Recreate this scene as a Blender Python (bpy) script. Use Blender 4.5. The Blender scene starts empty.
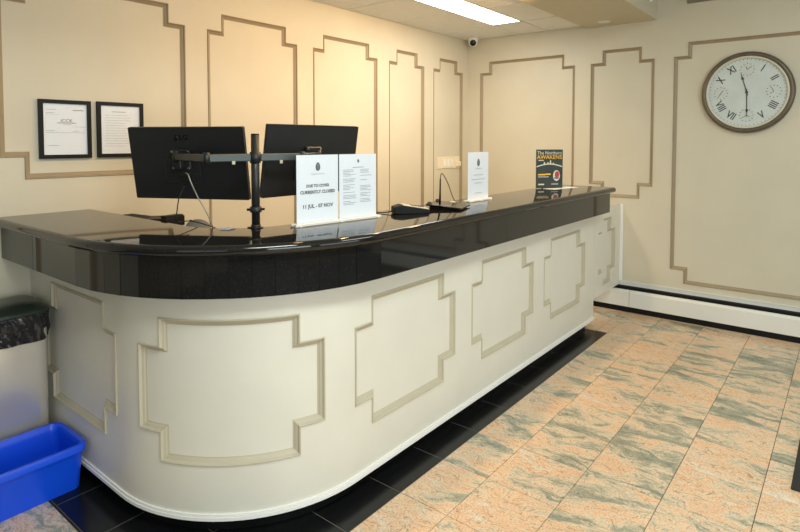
import bpy, bmesh, math, random
from mathutils import Vector, Matrix
random.seed(7)
SC = bpy.context.scene
COL = SC.collection
PI = math.pi

# ------------------------------------------------------------------ camera
cam = bpy.data.cameras.new('camera'); camo = bpy.data.objects.new('camera', cam); COL.objects.link(camo)
rgt = Vector((0.62633, -0.77956, 0.00043)); up = Vector((0.03342, 0.02741, 0.99907)); fwd = Vector((0.77884, 0.62573, -0.04322))
M = Matrix((rgt, up, -fwd)).transposed().to_4x4(); M.translation = (0, 0, 1.42)
camo.matrix_world = M
cam.sensor_width = 36; cam.lens = 566.28*36/800; cam.shift_y = -100.45/800; cam.clip_start = 0.05
SC.camera = camo
# ------------------------------------------------------------------ world, lights, exposure
w = bpy.data.worlds.new('world'); SC.world = w; w.use_nodes = True
w.node_tree.nodes['Background'].inputs[0].default_value = (0.80, 0.90, 1.0, 1)
w.node_tree.nodes['Background'].inputs[1].default_value = 0.55
def area(name, loc, rot, sx, sy, power, col):
    l = bpy.data.lights.new(name, 'AREA'); l.shape = 'RECTANGLE'; l.size = sx; l.size_y = sy; l.energy = power; l.color = col
    o = bpy.data.objects.new(name, l); COL.objects.link(o); o.location = loc; o.rotation_euler = rot
    return o
DAY = (0.93, 1.0, 0.98)
# daylight through the street windows behind and to the left of the camera
area('window_daylight', (-0.2, -2.94, 1.45), (PI/2, 0, 0), 2.3, 1.9, 66, DAY)
area('window_daylight', (2.6, -2.94, 1.45), (PI/2, 0, 0), 2.3, 1.9, 22, DAY)
area('window_daylight', (-2.44, -0.1, 1.45), (PI/2, 0, -PI/2), 2.3, 1.9, 5, DAY)
vs = SC.view_settings
vs.view_transform = 'Standard'; vs.look = 'None'; vs.gamma = 1.0; vs.use_curve_mapping = False
vs.exposure = 0.20

# ------------------------------------------------------------------ material helpers
def lin(c):
    return tuple(((v/255)/12.92 if v/255 <= 0.04045 else ((v/255+0.055)/1.055)**2.4) for v in c)
def mat(name, rgb, rough=0.5, metal=0.0, spec=0.5, var=0.0, scale=8.0, bump=0.0, bscale=None, coat=0.0, trans=0.0, emit=None, alpha=1.0):
    m = bpy.data.materials.new(name); m.use_nodes = True
    nt = m.node_tree; b = nt.nodes['Principled BSDF']
    c = lin(rgb) + (1,)
    b.inputs['Base Color'].default_value = c
    b.inputs['Roughness'].default_value = rough; b.inputs['Metallic'].default_value = metal
    b.inputs['Specular IOR Level'].default_value = spec
    b.inputs['Coat Weight'].default_value = coat
    b.inputs['Transmission Weight'].default_value = trans
    b.inputs['Alpha'].default_value = alpha
    if emit:
        b.inputs['Emission Color'].default_value = lin(emit[0]) + (1,); b.inputs['Emission Strength'].default_value = emit[1]
    if var or bump:
        tc = nt.nodes.new('ShaderNodeTexCoord'); n = nt.nodes.new('ShaderNodeTexNoise')
        n.inputs['Scale'].default_value = scale; n.inputs['Detail'].default_value = 5
        nt.links.new(tc.outputs['Object'], n.inputs['Vector'])
        if var:
            r = nt.nodes.new('ShaderNodeValToRGB')
            r.color_ramp.elements[0].position = 0.3; r.color_ramp.elements[1].position = 0.7
            r.color_ramp.elements[0].color = tuple(v*(1-var) for v in c[:3]) + (1,)
            r.color_ramp.elements[1].color = tuple(min(1, v*(1+var)) for v in c[:3]) + (1,)
            nt.links.new(n.outputs['Fac'], r.inputs[0]); nt.links.new(r.outputs[0], b.inputs['Base Color'])
        if bump:
            n2 = nt.nodes.new('ShaderNodeTexNoise'); n2.inputs['Scale'].default_value = bscale or scale*4; n2.inputs['Detail'].default_value = 4
            nt.links.new(tc.outputs['Object'], n2.inputs['Vector'])
            bp = nt.nodes.new('ShaderNodeBump'); bp.inputs['Strength'].default_value = bump; bp.inputs['Distance'].default_value = 0.01
            nt.links.new(n2.outputs['Fac'], bp.inputs['Height']); nt.links.new(bp.outputs[0], b.inputs['Normal'])
    return m
MT = {}
MT['wall'] = mat('painted wallpaper beige', (208, 202, 182), 0.55, var=0.03, scale=3, bump=0.05, bscale=60)
MT['wallmould'] = mat('taupe painted moulding', (156, 141, 114), 0.45, var=0.04, scale=10)
MT['face'] = mat('cream painted panelling', (220, 218, 206), 0.38, var=0.025, scale=5, bump=0.03, bscale=50)
MT['facemould'] = mat('cream moulding with painted shade', (188, 181, 160), 0.38, var=0.03, scale=12)  # face paint made darker; shade on the moulding slopes put into the colour
MT['ceiltile'] = mat('mineral fibre ceiling tile', (236, 236, 230), 0.9, var=0.05, scale=60, bump=0.2, bscale=140)
MT['ceilgrid'] = mat('ceiling grid shadow gap', (58, 55, 48), 0.7)
MT['plaster'] = mat('soffit plaster', (202, 194, 170), 0.7, var=0.02, scale=4)
MT['plaincream'] = mat('lobby wall paint', (128, 122, 106), 0.7, var=0.03, scale=3)
MT['white'] = mat('white enamel', (228, 230, 224), 0.35, var=0.02)
MT['trimwhite'] = mat('white vinyl strip', (240, 240, 236), 0.3)
MT['black'] = mat('black plastic', (18, 18, 18), 0.5, spec=0.25, var=0.1)
MT['blackgloss'] = mat('black gloss plastic', (14, 14, 15), 0.18)
MT['void'] = mat('black void', (6, 6, 6), 0.9)
MT['blackmetal'] = mat('black powder coat', (34, 36, 36), 0.38, var=0.1)
MT['greymetal'] = mat('grey arm metal', (82, 90, 90), 0.4, metal=0.3)
MT['monitor'] = mat('monitor shell', (26, 28, 30), 0.42, var=0.08, scale=20, bump=0.04, bscale=400)
MT['logo'] = mat('gloss logo', (8, 8, 9), 0.12)
MT['paper'] = mat('paper white', (230, 238, 246), 0.6)
MT['ink'] = mat('printed ink', (40, 44, 46), 0.7)
MT['inkblack'] = mat('printed black ink', (12, 13, 14), 0.7)
MT['inkfaint'] = mat('faint printed ink', (186, 193, 198), 0.7)
MT['inkpale'] = mat('printed pale ink', (150, 156, 160), 0.7)
MT['steel'] = mat('brushed stainless steel', (232, 226, 216), 0.24, metal=0.6, var=0.05, scale=4)
MT['lid'] = mat('dark green lid plastic', (36, 46, 40), 0.28, var=0.08)
MT['bluebin'] = mat('blue recycling plastic', (14, 80, 232), 0.32, var=0.05, scale=6, bump=0.02, bscale=80)
MT['chrome'] = mat('bright metal', (210, 210, 205), 0.2, metal=1)
MT['ivory'] = mat('ivory switch plastic', (234, 224, 198), 0.4)
MT['greyfab'] = mat('grey chair fabric', (120, 116, 106), 0.8, var=0.1, scale=60)
MT['leather'] = mat('black chair leather', (40, 36, 32), 0.3, var=0.1)
MT['clockrim'] = mat('bronze clock rim', (104, 94, 78), 0.38, metal=0.35, var=0.12, scale=14)
MT['clockring'] = mat('pale inner clock ring', (206, 204, 190), 0.35)
MT['clockface'] = mat('aged clock dial', (200, 211, 208), 0.5, var=0.05, scale=12)
MT['clockdial'] = mat('subdial print', (200, 208, 203), 0.5, var=0.05, scale=20)
MT['termgrey'] = mat('terminal grey plastic', (196, 190, 170), 0.4)
MT['termdark'] = mat('terminal dark plastic', (26, 31, 30), 0.6, spec=0.2)
MT['cablegrey'] = mat('grey cable', (150, 150, 146), 0.45)
MT['rubber'] = mat('black rubber mat', (34, 36, 35), 0.75, var=0.1, scale=80, bump=0.4, bscale=300)
MT['dark_floor'] = mat('added dark lobby floor', (52, 52, 50), 0.95, var=0.15, scale=90)  # unseen floor, made dark so the curved fascia reflects darkness
MT['troffer'] = mat('lit diffuser', (255, 253, 246), 0.5, emit=((252, 252, 244), 13.0))
MT['lobbylamp'] = mat('lobby light diffuser', (250, 248, 240), 0.5)
MT['lamp'] = mat('lit downlight lens', (255, 230, 190), 0.5, emit=((255, 214, 160), 6.0))
MT['yellow'] = mat('poster yellow', (240, 190, 40), 0.5)
MT['posterpale'] = mat('poster pale', (205, 212, 200), 0.5)
MT['posterred'] = mat('poster badge red', (170, 60, 60), 0.5)
MT['posterviolet'] = mat('poster badge violet', (110, 100, 150), 0.5)
MT['grout_dark'] = mat('brown grout', (46, 38, 30), 0.8)
MT['grout_light'] = mat('grey grout', (92, 91, 87), 0.8)

def acrylic():
    m = bpy.data.materials.new('clear acrylic'); m.use_nodes = True
    b = m.node_tree.nodes['Principled BSDF']
    b.inputs['Base Color'].default_value = (0.97, 0.98, 0.98, 1); b.inputs['Roughness'].default_value = 0.03
    b.inputs['Alpha'].default_value = 0.06; b.inputs['Specular IOR Level'].default_value = 0.3
    return m
MT['acrylic'] = acrylic()
def frosted():
    return mat('frosted acrylic base', (246, 244, 236), 0.2, alpha=0.85)
MT['acrylicbase'] = frosted()

def granite_black():
    m = bpy.data.materials.new('polished black granite'); m.use_nodes = True
    nt = m.node_tree; b = nt.nodes['Principled BSDF']
    tc = nt.nodes.new('ShaderNodeTexCoord'); v = nt.nodes.new('ShaderNodeTexNoise')
    v.inputs['Scale'].default_value = 180; v.inputs['Detail'].default_value = 3
    r = nt.nodes.new('ShaderNodeValToRGB'); r.color_ramp.elements[0].position = 0.55; r.color_ramp.elements[1].position = 0.8
    r.color_ramp.elements[0].color = (0.010, 0.010, 0.010, 1); r.color_ramp.elements[1].color = (0.028, 0.028, 0.027, 1)
    nt.links.new(tc.outputs['Object'], v.inputs['Vector']); nt.links.new(v.outputs['Fac'], r.inputs[0]); nt.links.new(r.outputs[0], b.inputs['Base Color'])
    b.inputs['Roughness'].default_value = 0.06; b.inputs['Specular IOR Level'].default_value = 0.58
    return m
MT['granite'] = granite_black()
MT['blacktile'] = mat('black floor tile', (20, 21, 22), 0.22, spec=0.35, var=0.15, scale=30)

def granite_floor():
    """polished juparana granite: peach ground, grey-green drifts and thin dark veins running across the room"""
    m = bpy.data.materials.new('peach grey veined granite tile'); m.use_nodes = True
    nt = m.node_tree; N = nt.nodes; L = nt.links; b = N['Principled BSDF']
    geo = N.new('ShaderNodeTexCoord'); oi = N.new('ShaderNodeObjectInfo')
    # each tile gets its own cut of the slab: random shift in z of the 3D pattern and along it
    mul = N.new('ShaderNodeMath'); mul.operation = 'MULTIPLY'; mul.inputs[1].default_value = 37.0
    L.new(oi.outputs['Random'], mul.inputs[0])
    comb = N.new('ShaderNodeCombineXYZ'); L.new(mul.outputs[0], comb.inputs[0]); L.new(mul.outputs[0], comb.inputs[1]); 
    add = N.new('ShaderNodeVectorMath'); add.operation = 'ADD'
    L.new(geo.outputs['Object'], add.inputs[0]); L.new(comb.outputs[0], add.inputs[1])
    wn = N.new('ShaderNodeTexNoise'); wn.inputs['Scale'].default_value = 5.5; wn.inputs['Detail'].default_value = 3
    L.new(add.outputs[0], wn.inputs['Vector'])
    ws = N.new('ShaderNodeVectorMath'); ws.operation = 'SUBTRACT'; ws.inputs[1].default_value = (.5, .5, .5); L.new(wn.outputs['Color'], ws.inputs[0])
    wm = N.new('ShaderNodeVectorMath'); wm.operation = 'SCALE'; wm.inputs['Scale'].default_value = 0.16; L.new(ws.outputs[0], wm.inputs[0])
    wa = N.new('ShaderNodeVectorMath'); wa.operation = 'ADD'; L.new(add.outputs[0], wa.inputs[0]); L.new(wm.outputs[0], wa.inputs[1])
    rot = N.new('ShaderNodeMapping'); rot.inputs['Rotation'].default_value = (0, 0, math.radians(16)); rot.inputs['Scale'].default_value = (8.2, 2.6, 1)
    L.new(wa.outputs[0], rot.inputs[0])
    n1 = N.new('ShaderNodeTexNoise'); n1.inputs['Scale'].default_value = 0.9; n1.inputs['Detail'].default_value = 8; n1.inputs['Roughness'].default_value = 0.72; n1.inputs['Distortion'].default_value = 0.5
    L.new(rot.outputs[0], n1.inputs['Vector'])
    # whole tiles lean greyer or pinker
    tv = N.new('ShaderNodeMath'); tv.operation = 'MULTIPLY_ADD'; tv.inputs[1].default_value = 0.11; tv.inputs[2].default_value = -0.055
    fr = N.new('ShaderNodeMath'); fr.operation = 'FRACT'; f7 = N.new('ShaderNodeMath'); f7.operation = 'MULTIPLY'; f7.inputs[1].default_value = 7.31
    L.new(oi.outputs['Random'], f7.inputs[0]); L.new(f7.outputs[0], fr.inputs[0]); L.new(fr.outputs[0], tv.inputs[0])
    sm = N.new('ShaderNodeMath'); sm.operation = 'ADD'; L.new(n1.outputs['Fac'], sm.inputs[0]); L.new(tv.outputs[0], sm.inputs[1])
    r1 = N.new('ShaderNodeValToRGB'); e = r1.color_ramp.elements
    e[0].position = 0.27; e[0].color = lin((116, 122, 106)) + (1,)
    e[1].position = 0.76; e[1].color = lin((242, 228, 208)) + (1,)
    for p, c in ((0.35, (142, 145, 128)), (0.425, (172, 169, 148)), (0.463, (212, 196, 170)), (0.51, (230, 202, 170)), (0.57, (228, 186, 148)), (0.635, (224, 204, 180))):
        x = e.new(p); x.color = lin(c) + (1,)
    L.new(sm.outputs[0], r1.inputs[0])
    # fine dark veins
    n2 = N.new('ShaderNodeTexNoise'); n2.inputs['Scale'].default_value = 2.4; n2.inputs['Detail'].default_value = 5; n2.inputs['Distortion'].default_value = 2.0
    L.new(rot.outputs[0], n2.inputs['Vector'])
    sub = N.new('ShaderNodeMath'); sub.operation = 'SUBTRACT'; sub.inputs[1].default_value = 0.5; L.new(n2.outputs['Fac'], sub.inputs[0])
    ab = N.new('ShaderNodeMath'); ab.operation = 'ABSOLUTE'; L.new(sub.outputs[0], ab.inputs[0])
    r2 = N.new('ShaderNodeValToRGB'); r2.color_ramp.elements[0].position = 0.0; r2.color_ramp.elements[0].color = (0.30, 0.31, 0.29, 1)
    r2.color_ramp.elements[1].position = 0.016; r2.color_ramp.elements[1].color = (1, 1, 1, 1); L.new(ab.outputs[0], r2.inputs[0])
    mx = N.new('ShaderNodeMixRGB'); mx.blend_type = 'MULTIPLY'; mx.inputs[0].default_value = 0.8
    L.new(r1.outputs[0], mx.inputs[1]); L.new(r2.outputs[0], mx.inputs[2])
    # crystal speckle
    n3 = N.new('ShaderNodeTexNoise'); n3.inputs['Scale'].default_value = 130; n3.inputs['Detail'].default_value = 3
    L.new(add.outputs[0], n3.inputs['Vector'])
    r3 = N.new('ShaderNodeValToRGB'); r3.color_ramp.elements[0].position = 0.33; r3.color_ramp.elements[0].color = (0.74, 0.74, 0.73, 1); r3.color_ramp.elements[1].position = 0.6; r3.color_ramp.elements[1].color = (1.06, 1.06, 1.06, 1)
    L.new(n3.outputs['Fac'], r3.inputs[0])
    m2 = N.new('ShaderNodeMixRGB'); m2.blend_type = 'MULTIPLY'; m2.inputs[0].default_value = 0.8
    L.new(mx.outputs[0], m2.inputs[1]); L.new(r3.outputs[0], m2.inputs[2]); L.new(m2.outputs[0], b.inputs['Base Color'])
    b.inputs['Roughness'].default_value = 0.24; b.inputs['Specular IOR Level'].default_value = 0.5
    return m
MT['floor'] = granite_floor()

def bag_mat():
    m = bpy.data.materials.new('black bin liner'); m.use_nodes = True
    nt = m.node_tree; b = nt.nodes['Principled BSDF']
    b.inputs['Base Color'].default_value = (0.012, 0.012, 0.014, 1); b.inputs['Roughness'].default_value = 0.16
    return m
MT['bag'] = bag_mat()
def poster_mat():
    return mat('poster dark green ground', (34, 48, 40), 0.45, var=0.45, scale=14)
MT['poster'] = poster_mat()

# ------------------------------------------------------------------ object helpers
def link(name, me, m, parent=None, smooth=False):
    o = bpy.data.objects.new(name, me); COL.objects.link(o)
    if m is not None:
        me.materials.clear(); me.materials.append(MT[m] if isinstance(m, str) else m)
    if smooth:
        for p in me.polygons: p.use_smooth = True
    if parent is not None: o.parent = parent
    return o
def meshof(name, verts, faces):
    me = bpy.data.meshes.new(name); me.from_pydata([tuple(v) for v in verts], [], faces)
    bm = bmesh.new(); bm.from_mesh(me); bmesh.ops.recalc_face_normals(bm, faces=bm.faces); bm.to_mesh(me); bm.free()
    return me
def bm_mesh(name, bm, recalc=True):
    if recalc: bmesh.ops.recalc_face_normals(bm, faces=bm.faces)
    me = bpy.data.meshes.new(name); bm.to_mesh(me); bm.free(); return me
def thing(name, label, cat, loc=(0, 0, 0), rotz=0.0, group=None):
    o = bpy.data.objects.new(name, None); COL.objects.link(o); o.location = loc; o.rotation_euler = (0, 0, rotz); o.empty_display_size = 0.1
    return tag(o, label, cat, group)
def tag(o, label, cat, group=None):
    o['label'] = label; o['category'] = cat
    if group: o['group'] = group
    return o
def struct(o): o['kind'] = 'structure'; return o
def boxbm(lo, hi, bevel=0.0, seg=2, bm=None):
    own = bm is None
    bm = bm or bmesh.new()
    vs = [bm.verts.new((x, y, z)) for x in (lo[0], hi[0]) for y in (lo[1], hi[1]) for z in (lo[2], hi[2])]
    fs = [(0, 1, 3, 2), (4, 6, 7, 5), (0, 4, 5, 1), (2, 3, 7, 6), (0, 2, 6, 4), (1, 5, 7, 3)]
    F = [bm.faces.new([vs[i] for i in f]) for f in fs]
    if bevel:
        E = set(e for f in F for e in f.edges)
        bmesh.ops.bevel(bm, geom=list(E), offset=bevel, segments=seg, affect='EDGES', profile=0.5)
    return bm
def box(name, lo, hi, m, parent=None, bevel=0.0, seg=2):
    return link(name, bm_mesh(name, boxbm(lo, hi, bevel, seg)), m, parent)
def cyl(name, p0, p1, r, m, parent=None, n=20, r2=None, smooth=True):
    p0 = Vector(p0); p1 = Vector(p1); d = p1-p0
    q = d.to_track_quat('Z', 'Y').to_matrix()
    r2 = r if r2 is None else r2
    V = []; F = []
    for i in range(n):
        a = 2*PI*i/n; V.append(p0+q@Vector((r*math.cos(a), r*math.sin(a), 0)))
    for i in range(n):
        a = 2*PI*i/n; V.append(p1+q@Vector((r2*math.cos(a), r2*math.sin(a), 0)))
    for i in range(n): F.append((i, (i+1) % n, n+(i+1) % n, n+i))
    F.append(tuple(range(n))); F.append(tuple(range(n, 2*n)))
    o = link(name, meshof(name, V, F), m, parent)
    if smooth:
        for p in o.data.polygons[:n]: p.use_smooth = True
    return o
def lathe(name, prof, m, parent=None, n=32, mx=None, cap=True):
    """prof: (r, z) list revolved about z; mx optional 4x4"""
    V = []; F = []; k = len(prof)
    for i in range(n):
        a = 2*PI*i/n
        for r, z in prof: V.append(Vector((r*math.cos(a), r*math.sin(a), z)))
    for i in range(n):
        j = (i+1) % n
        for t in range(k-1): F.append((i*k+t, j*k+t, j*k+t+1, i*k+t+1))
    if mx is not None: V = [mx@v for v in V]
    me = meshof(name, V, F)
    bm = bmesh.new(); bm.from_mesh(me); bmesh.ops.remove_doubles(bm, verts=bm.verts, dist=1e-5)
    if cap: bmesh.ops.holes_fill(bm, edges=[e for e in bm.edges if e.is_boundary])
    bmesh.ops.recalc_face_normals(bm, faces=bm.faces); bm.to_mesh(me); bm.free()
    return link(name, me, m, parent, smooth=True)
def tube(name, pts, r, m, parent=None, n=8, res=6):
    """smooth tube through points (catmull-rom)"""
    P = [Vector(p) for p in pts]; Q = []
    for i in range(len(P)-1):
        a = P[max(i-1, 0)]; b = P[i]; c = P[i+1]; d = P[min(i+2, len(P)-1)]
        for s in range(res):
            t = s/res
            Q.append(0.5*((2*b)+(c-a)*t+(2*a-5*b+4*c-d)*t*t+(3*b-a-3*c+d)*t**3))
    Q.append(P[-1])
    V = []; F = []; nrm = None
    for i, p in enumerate(Q):
        tg = (Q[min(i+1, len(Q)-1)]-Q[max(i-1, 0)]).normalized()
        if nrm is None: nrm = tg.orthogonal().normalized()
        nrm = (nrm-tg*nrm.dot(tg)).normalized(); bi = tg.cross(nrm)
        for k in range(n):
            a = 2*PI*k/n; V.append(p+r*(math.cos(a)*nrm+math.sin(a)*bi))
    for i in range(len(Q)-1):
        for k in range(n): F.append((i*n+k, i*n+(k+1) % n, (i+1)*n+(k+1) % n, (i+1)*n+k))
    F.append(tuple(range(n))); F.append(tuple(range((len(Q)-1)*n, len(Q)*n)))
    return link(name, meshof(name, V, F), m, parent, smooth=True)
def text(name, s, size, m, parent, mx, align='CENTER', ext=0.0002, bold=0.0):
    c = bpy.data.curves.new(name, 'FONT'); c.body = s; c.size = size; c.align_x = align; c.align_y = 'CENTER'; c.extrude = ext; c.offset = bold; c.resolution_u = 2
    t = bpy.data.objects.new(name, c); COL.objects.link(t)
    me = bpy.data.meshes.new_from_object(t); me.name = name
    bpy.data.objects.remove(t); bpy.data.curves.remove(c)
    me.transform(mx)
    return link(name, me, m, parent)
def prism(name, poly, z0, z1, m, parent=None, mx=None, bevel=0.0):
    n = len(poly)
    V = [Vector((x, y, z0)) for x, y in poly]+[Vector((x, y, z1)) for x, y in poly]
    F = [tuple(range(n)), tuple(range(n, 2*n))]+[(i, (i+1) % n, n+(i+1) % n, n+i) for i in range(n)]
    me = meshof(name, V, F)
    if bevel:
        bm = bmesh.new(); bm.from_mesh(me)
        bmesh.ops.bevel(bm, geom=list(bm.edges), offset=bevel, segments=2, affect='EDGES', profile=0.5); bm.to_mesh(me); bm.free()
    if mx is not None: me.transform(mx)
    return link(name, me, m, parent)
def rrect(w, h, r, n=5, cx=0, cy=0):
    out = []
    for sx, sy, a0 in ((1, 1, 0), (-1, 1, PI/2), (-1, -1, PI), (1, -1, 1.5*PI)):
        for k in range(n+1):
            a = a0+PI/2*k/n; out.append((cx+sx*(w/2-r)+r*math.cos(a), cy+sy*(h/2-r)+r*math.sin(a)))
    return out

# moulding swept round a stepped outline. u,v outline on a surface, mapper(u, v, out) -> xyz
REC = .014                                   # the panel fields lie this far behind the face
PROF = [(0, -.001), (0, .0035), (.0025, .0058), (.0058, .0048), (.008, -.0005), (.0095, -.0040), (.018, -.0085), (.0205, -.0128), (.026, -.0134), (.026, -.0145)]
def stepped(u0, u1, v0, v1, a=.10, b=.105):
    return [(u0, v0+b), (u0+a, v0+b), (u0+a, v0), (u1-a, v0), (u1-a, v0+b), (u1, v0+b), (u1, v1-b), (u1-a, v1-b), (u1-a, v1), (u0+a, v1), (u0+a, v1-b), (u0, v1-b)]
def moulding(name, poly, mapper, m, parent, step=None, prof=PROF):
    n = len(poly); ring = []
    for i in range(n):
        p = Vector(poly[i]); a = Vector(poly[i-1]); c = Vector(poly[(i+1) % n])
        d0 = (p-a).normalized(); d1 = (c-p).normalized()
        n0 = Vector((-d0.y, d0.x)); n1 = Vector((-d1.y, d1.x))        # inward for counter-clockwise outlines
        ring.append((p, n0+n1))
        if step and abs(d1.x) > .5:
            k = max(1, int((c-p).length/step))
            for j in range(1, k): ring.append((p+(c-p)*j/k, n1))
    V = []; F = []; K = len(prof); R = len(ring)
    for p, nn in ring:
        for d, h in prof:
            q = p+nn*d; V.append(mapper(q.x, q.y, h))
    for i in range(R):
        j = (i+1) % R
        for t in range(K-1): F.append((i*K+t, j*K+t, j*K+t+1, i*K+t+1))
        F.append((i*K+K-1, j*K+K-1, j*K, i*K))
    return link(name, meshof(name, V, F), m, parent)

def skin(name, ur, vr, polys, mapper, m, parent, step=None):
    """face layer with the stepped panel outlines cut out (cells of the outline grid that lie outside every panel)"""
    us = sorted({round(u, 5) for p in polys for u, v in p if ur[0] < u < ur[1]} | set(ur)); vs_ = sorted({round(v, 5) for p in polys for u, v in p if vr[0] < v < vr[1]} | set(vr))
    if step:
        add = []
        for a, b in zip(us, us[1:]):
            k = max(1, int((b-a)/step+.5)); add += [a+(b-a)*t/k for t in range(1, k)]
        us = sorted(us+add)
    def inside(x, y, p):
        c = False
        for (x0, y0), (x1, y1) in zip(p, p[1:]+p[:1]):
            if (y0 > y) != (y1 > y) and x < (x1-x0)*(y-y0)/(y1-y0)+x0: c = not c
        return c
    ids = {}; V = []; F = []
    def vid(u, v):
        if (u, v) not in ids: ids[(u, v)] = len(V); V.append(mapper(u, v, 0))
        return ids[(u, v)]
    for a, b in zip(us, us[1:]):
        for c, d in zip(vs_, vs_[1:]):
            if not any(inside((a+b)/2, (c+d)/2, p) for p in polys): F.append((vid(a, c), vid(b, c), vid(b, d), vid(a, d)))
    o = link(name, meshof(name, V, F), m, parent)
    if step:
        for p in o.data.polygons: p.use_smooth = True
    return o
# ------------------------------------------------------------------ setting
XW, YW, ZC = 4.885, 3.055, 2.42
ZL = 2.76                                   # lobby ceiling
XB, YB = -2.5, -3.0
wl = struct(box('wall_left', (XB, YW+REC, -.1), (XW+.15, YW+.12, 2.9), 'wall'))
wr = struct(box('wall_right', (XW+REC, YB, -.1), (XW+.15, YW+REC, 2.9), 'wall'))
mapL = lambda u, v, h: (u, YW-h, v)
mapR = lambda u, v, h: (XW-h, u, v)
PL = [stepped(*q) for q in ((.873, 1.806, 1.238, 2.197), (1.951, 2.655, .29, 2.197), (2.805, 3.505, .29, 2.197), (3.656, 4.148, .29, 2.197), (4.296, 4.79, .29, 2.197), (-.08, .728, .29, 2.197))]
PR = [stepped(*q) for q in ((1.945, 2.907, .29, 2.193), (1.283, 1.804, .944, 2.193), (-.06, 1.137, .289, 2.193), (-1.3, -.21, .289, 2.193))]
for p in PL: moulding('panel_moulding', p, mapL, 'wallmould', wl)
for p in PR: moulding('panel_moulding', p, mapR, 'wallmould', wr)
skin('wall_face', (XB, XW+REC), (-.1, 2.85), PL, mapL, 'wall', wl)
skin('wall_face', (YB, YW+REC), (-.1, 2.85), PR, mapR, 'wall', wr)

# floor: bed + tiles
fl = struct(box('floor', (XB, YB, -.12), (XW, YW, -.006), 'grout_dark'))
BX, BY, BXE = .836, 1.396, 4.192            # outer edges of the black border and its far end
bed = box('border_bed', (BX, BY, -.0058), (BXE, YW, -.0006), 'grout_light', fl)
PT = .3046; GX, GY = 1.7416, 1.1715
gap = .0012
full = {}
def tile(x0, x1, y0, y1, m, name):
    gap = .0012 if m == 'floor' else .0013
    """one floor tile; full tiles share their mesh"""
    w_, d_ = x1-x0-2*gap, y1-y0-2*gap
    key = (round(w_, 3), round(d_, 3), m)
    if key not in full:
        t = bm_mesh(name, boxbm((-w_/2, -d_/2, -.012), (w_/2, d_/2, 0), .0009, 1))
        t.materials.append(MT[m]); full[key] = t
    o = bpy.data.objects.new(name, full[key]); COL.objects.link(o); o.parent = fl
    o.location = ((x0+x1)/2, (y0+y1)/2, 0)
    return o
xs = sorted([GX+PT*i for i in range(-6, 11)])
ys = sorted([GY+PT*j for j in range(-7, 7)])
xs = [x for x in xs if x < XW-.06]+[XW]; ys = [y for y in ys if y < YW-.05]+[YW]
for i in range(len(xs)-1):
    for j in range(len(ys)-1):
        x0, x1, y0, y1 = xs[i], xs[i+1], ys[j], ys[j+1]
        if y0 < BY < y1:                                  # the row cut by the border
            if x1 <= BX+.02 or x0 >= BXE: tile(x0, x1, y0, y1, 'floor', 'granite_tile')
            elif x1 > BXE:
                tile(x0, x1, y0, BY, 'floor', 'granite_tile'); tile(x0, BXE, BY, ys[j+2], 'blacktile', 'black_tile'); tile(BXE, x1, BY, y1, 'floor', 'granite_tile')
            else:
                tile(x0, x1, y0, BY, 'floor', 'granite_tile'); tile(max(x0, BX), x1, BY, ys[j+2], 'blacktile', 'black_tile')
        elif y1 <= BY: tile(x0, x1, y0, y1, 'floor', 'granite_tile')
        elif x1 <= BX+.02: tile(x0, min(x1, BX), y0, y1, 'floor', 'granite_tile')
        elif x0 >= BXE-.02: tile(x0, x1, y0, y1, 'floor', 'granite_tile')
        elif x1 > BXE:
            if y0 > BY+.5*PT: tile(x0, BXE, y0, y1, 'blacktile', 'black_tile')
            tile(BXE, x1, y0, y1, 'floor', 'granite_tile')
        else:
            if (x0 > 1.7 and y0 > 1.75) or y0 < BY+.5*PT: continue            # staff side, never seen
            tile(max(x0, BX), x1, y0, y1, 'blacktile', 'black_tile')
box('staff_floor', (1.75, 1.7, -.006), (4.19, YW, -.002), 'blacktile', fl)
# unseen dark lobby floor behind the camera, added to darken the fascia reflections
lob = box('lobby_dark_floor', (XB, YB, -.006), (XW, GY-PT*7, -.001), 'dark_floor', fl)
lob2 = box('lobby_dark_floor', (XB, GY-PT*7, -.006), (xs[0], YW, -.001), 'dark_floor', fl)

# ceiling over the staff area: grid with separate tiles and the troffer
ce = struct(box('ceiling', (XB, 1.80, ZC+.012), (XW, YW, ZC+.10), 'ceilgrid'))
cx = [4.366-.61*k for k in range(11, -1, -1)]+[XW]
rows = [(2.470, YW), (2.198, 2.470), (1.845, 2.198)]
TX0, TX1 = 3.146+.004, 4.345
for (y0, y1) in rows:
    for i in range(len(cx)-1):
        x0, x1 = cx[i], cx[i+1]
        if y0 == 2.198 and x1 > 3.0 and x1 < 4.4: continue
        box('ceiling_tile', (x0+.006, y0+.006, ZC), (x1-.006, y1-.006, ZC+.012), 'ceiltile', ce, .002, 1)
lt = thing('ceiling_light', 'lit white rectangular ceiling light panel near the corner camera', 'ceiling light', ((TX0+TX1)/2, 2.334, ZC))
hx, hy = (TX1-TX0)/2, .132
box('diffuser', (-hx+.006, -hy+.006, .001), (hx-.006, hy-.006, .009), 'troffer', lt)
bm = bmesh.new()
for lo, hi in (((-hx, -hy, -.002), (hx, -hy+.007, .012)), ((-hx, hy-.007, -.002), (hx, hy, .012)), ((-hx, -hy+.007, -.002), (-hx+.007, hy-.007, .012)), ((hx-.007, -hy+.007, -.002), (hx, hy-.007, .012))): boxbm(lo, hi, bm=bm)
link('frame', bm_mesh('frame', bm), 'white', lt)
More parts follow.
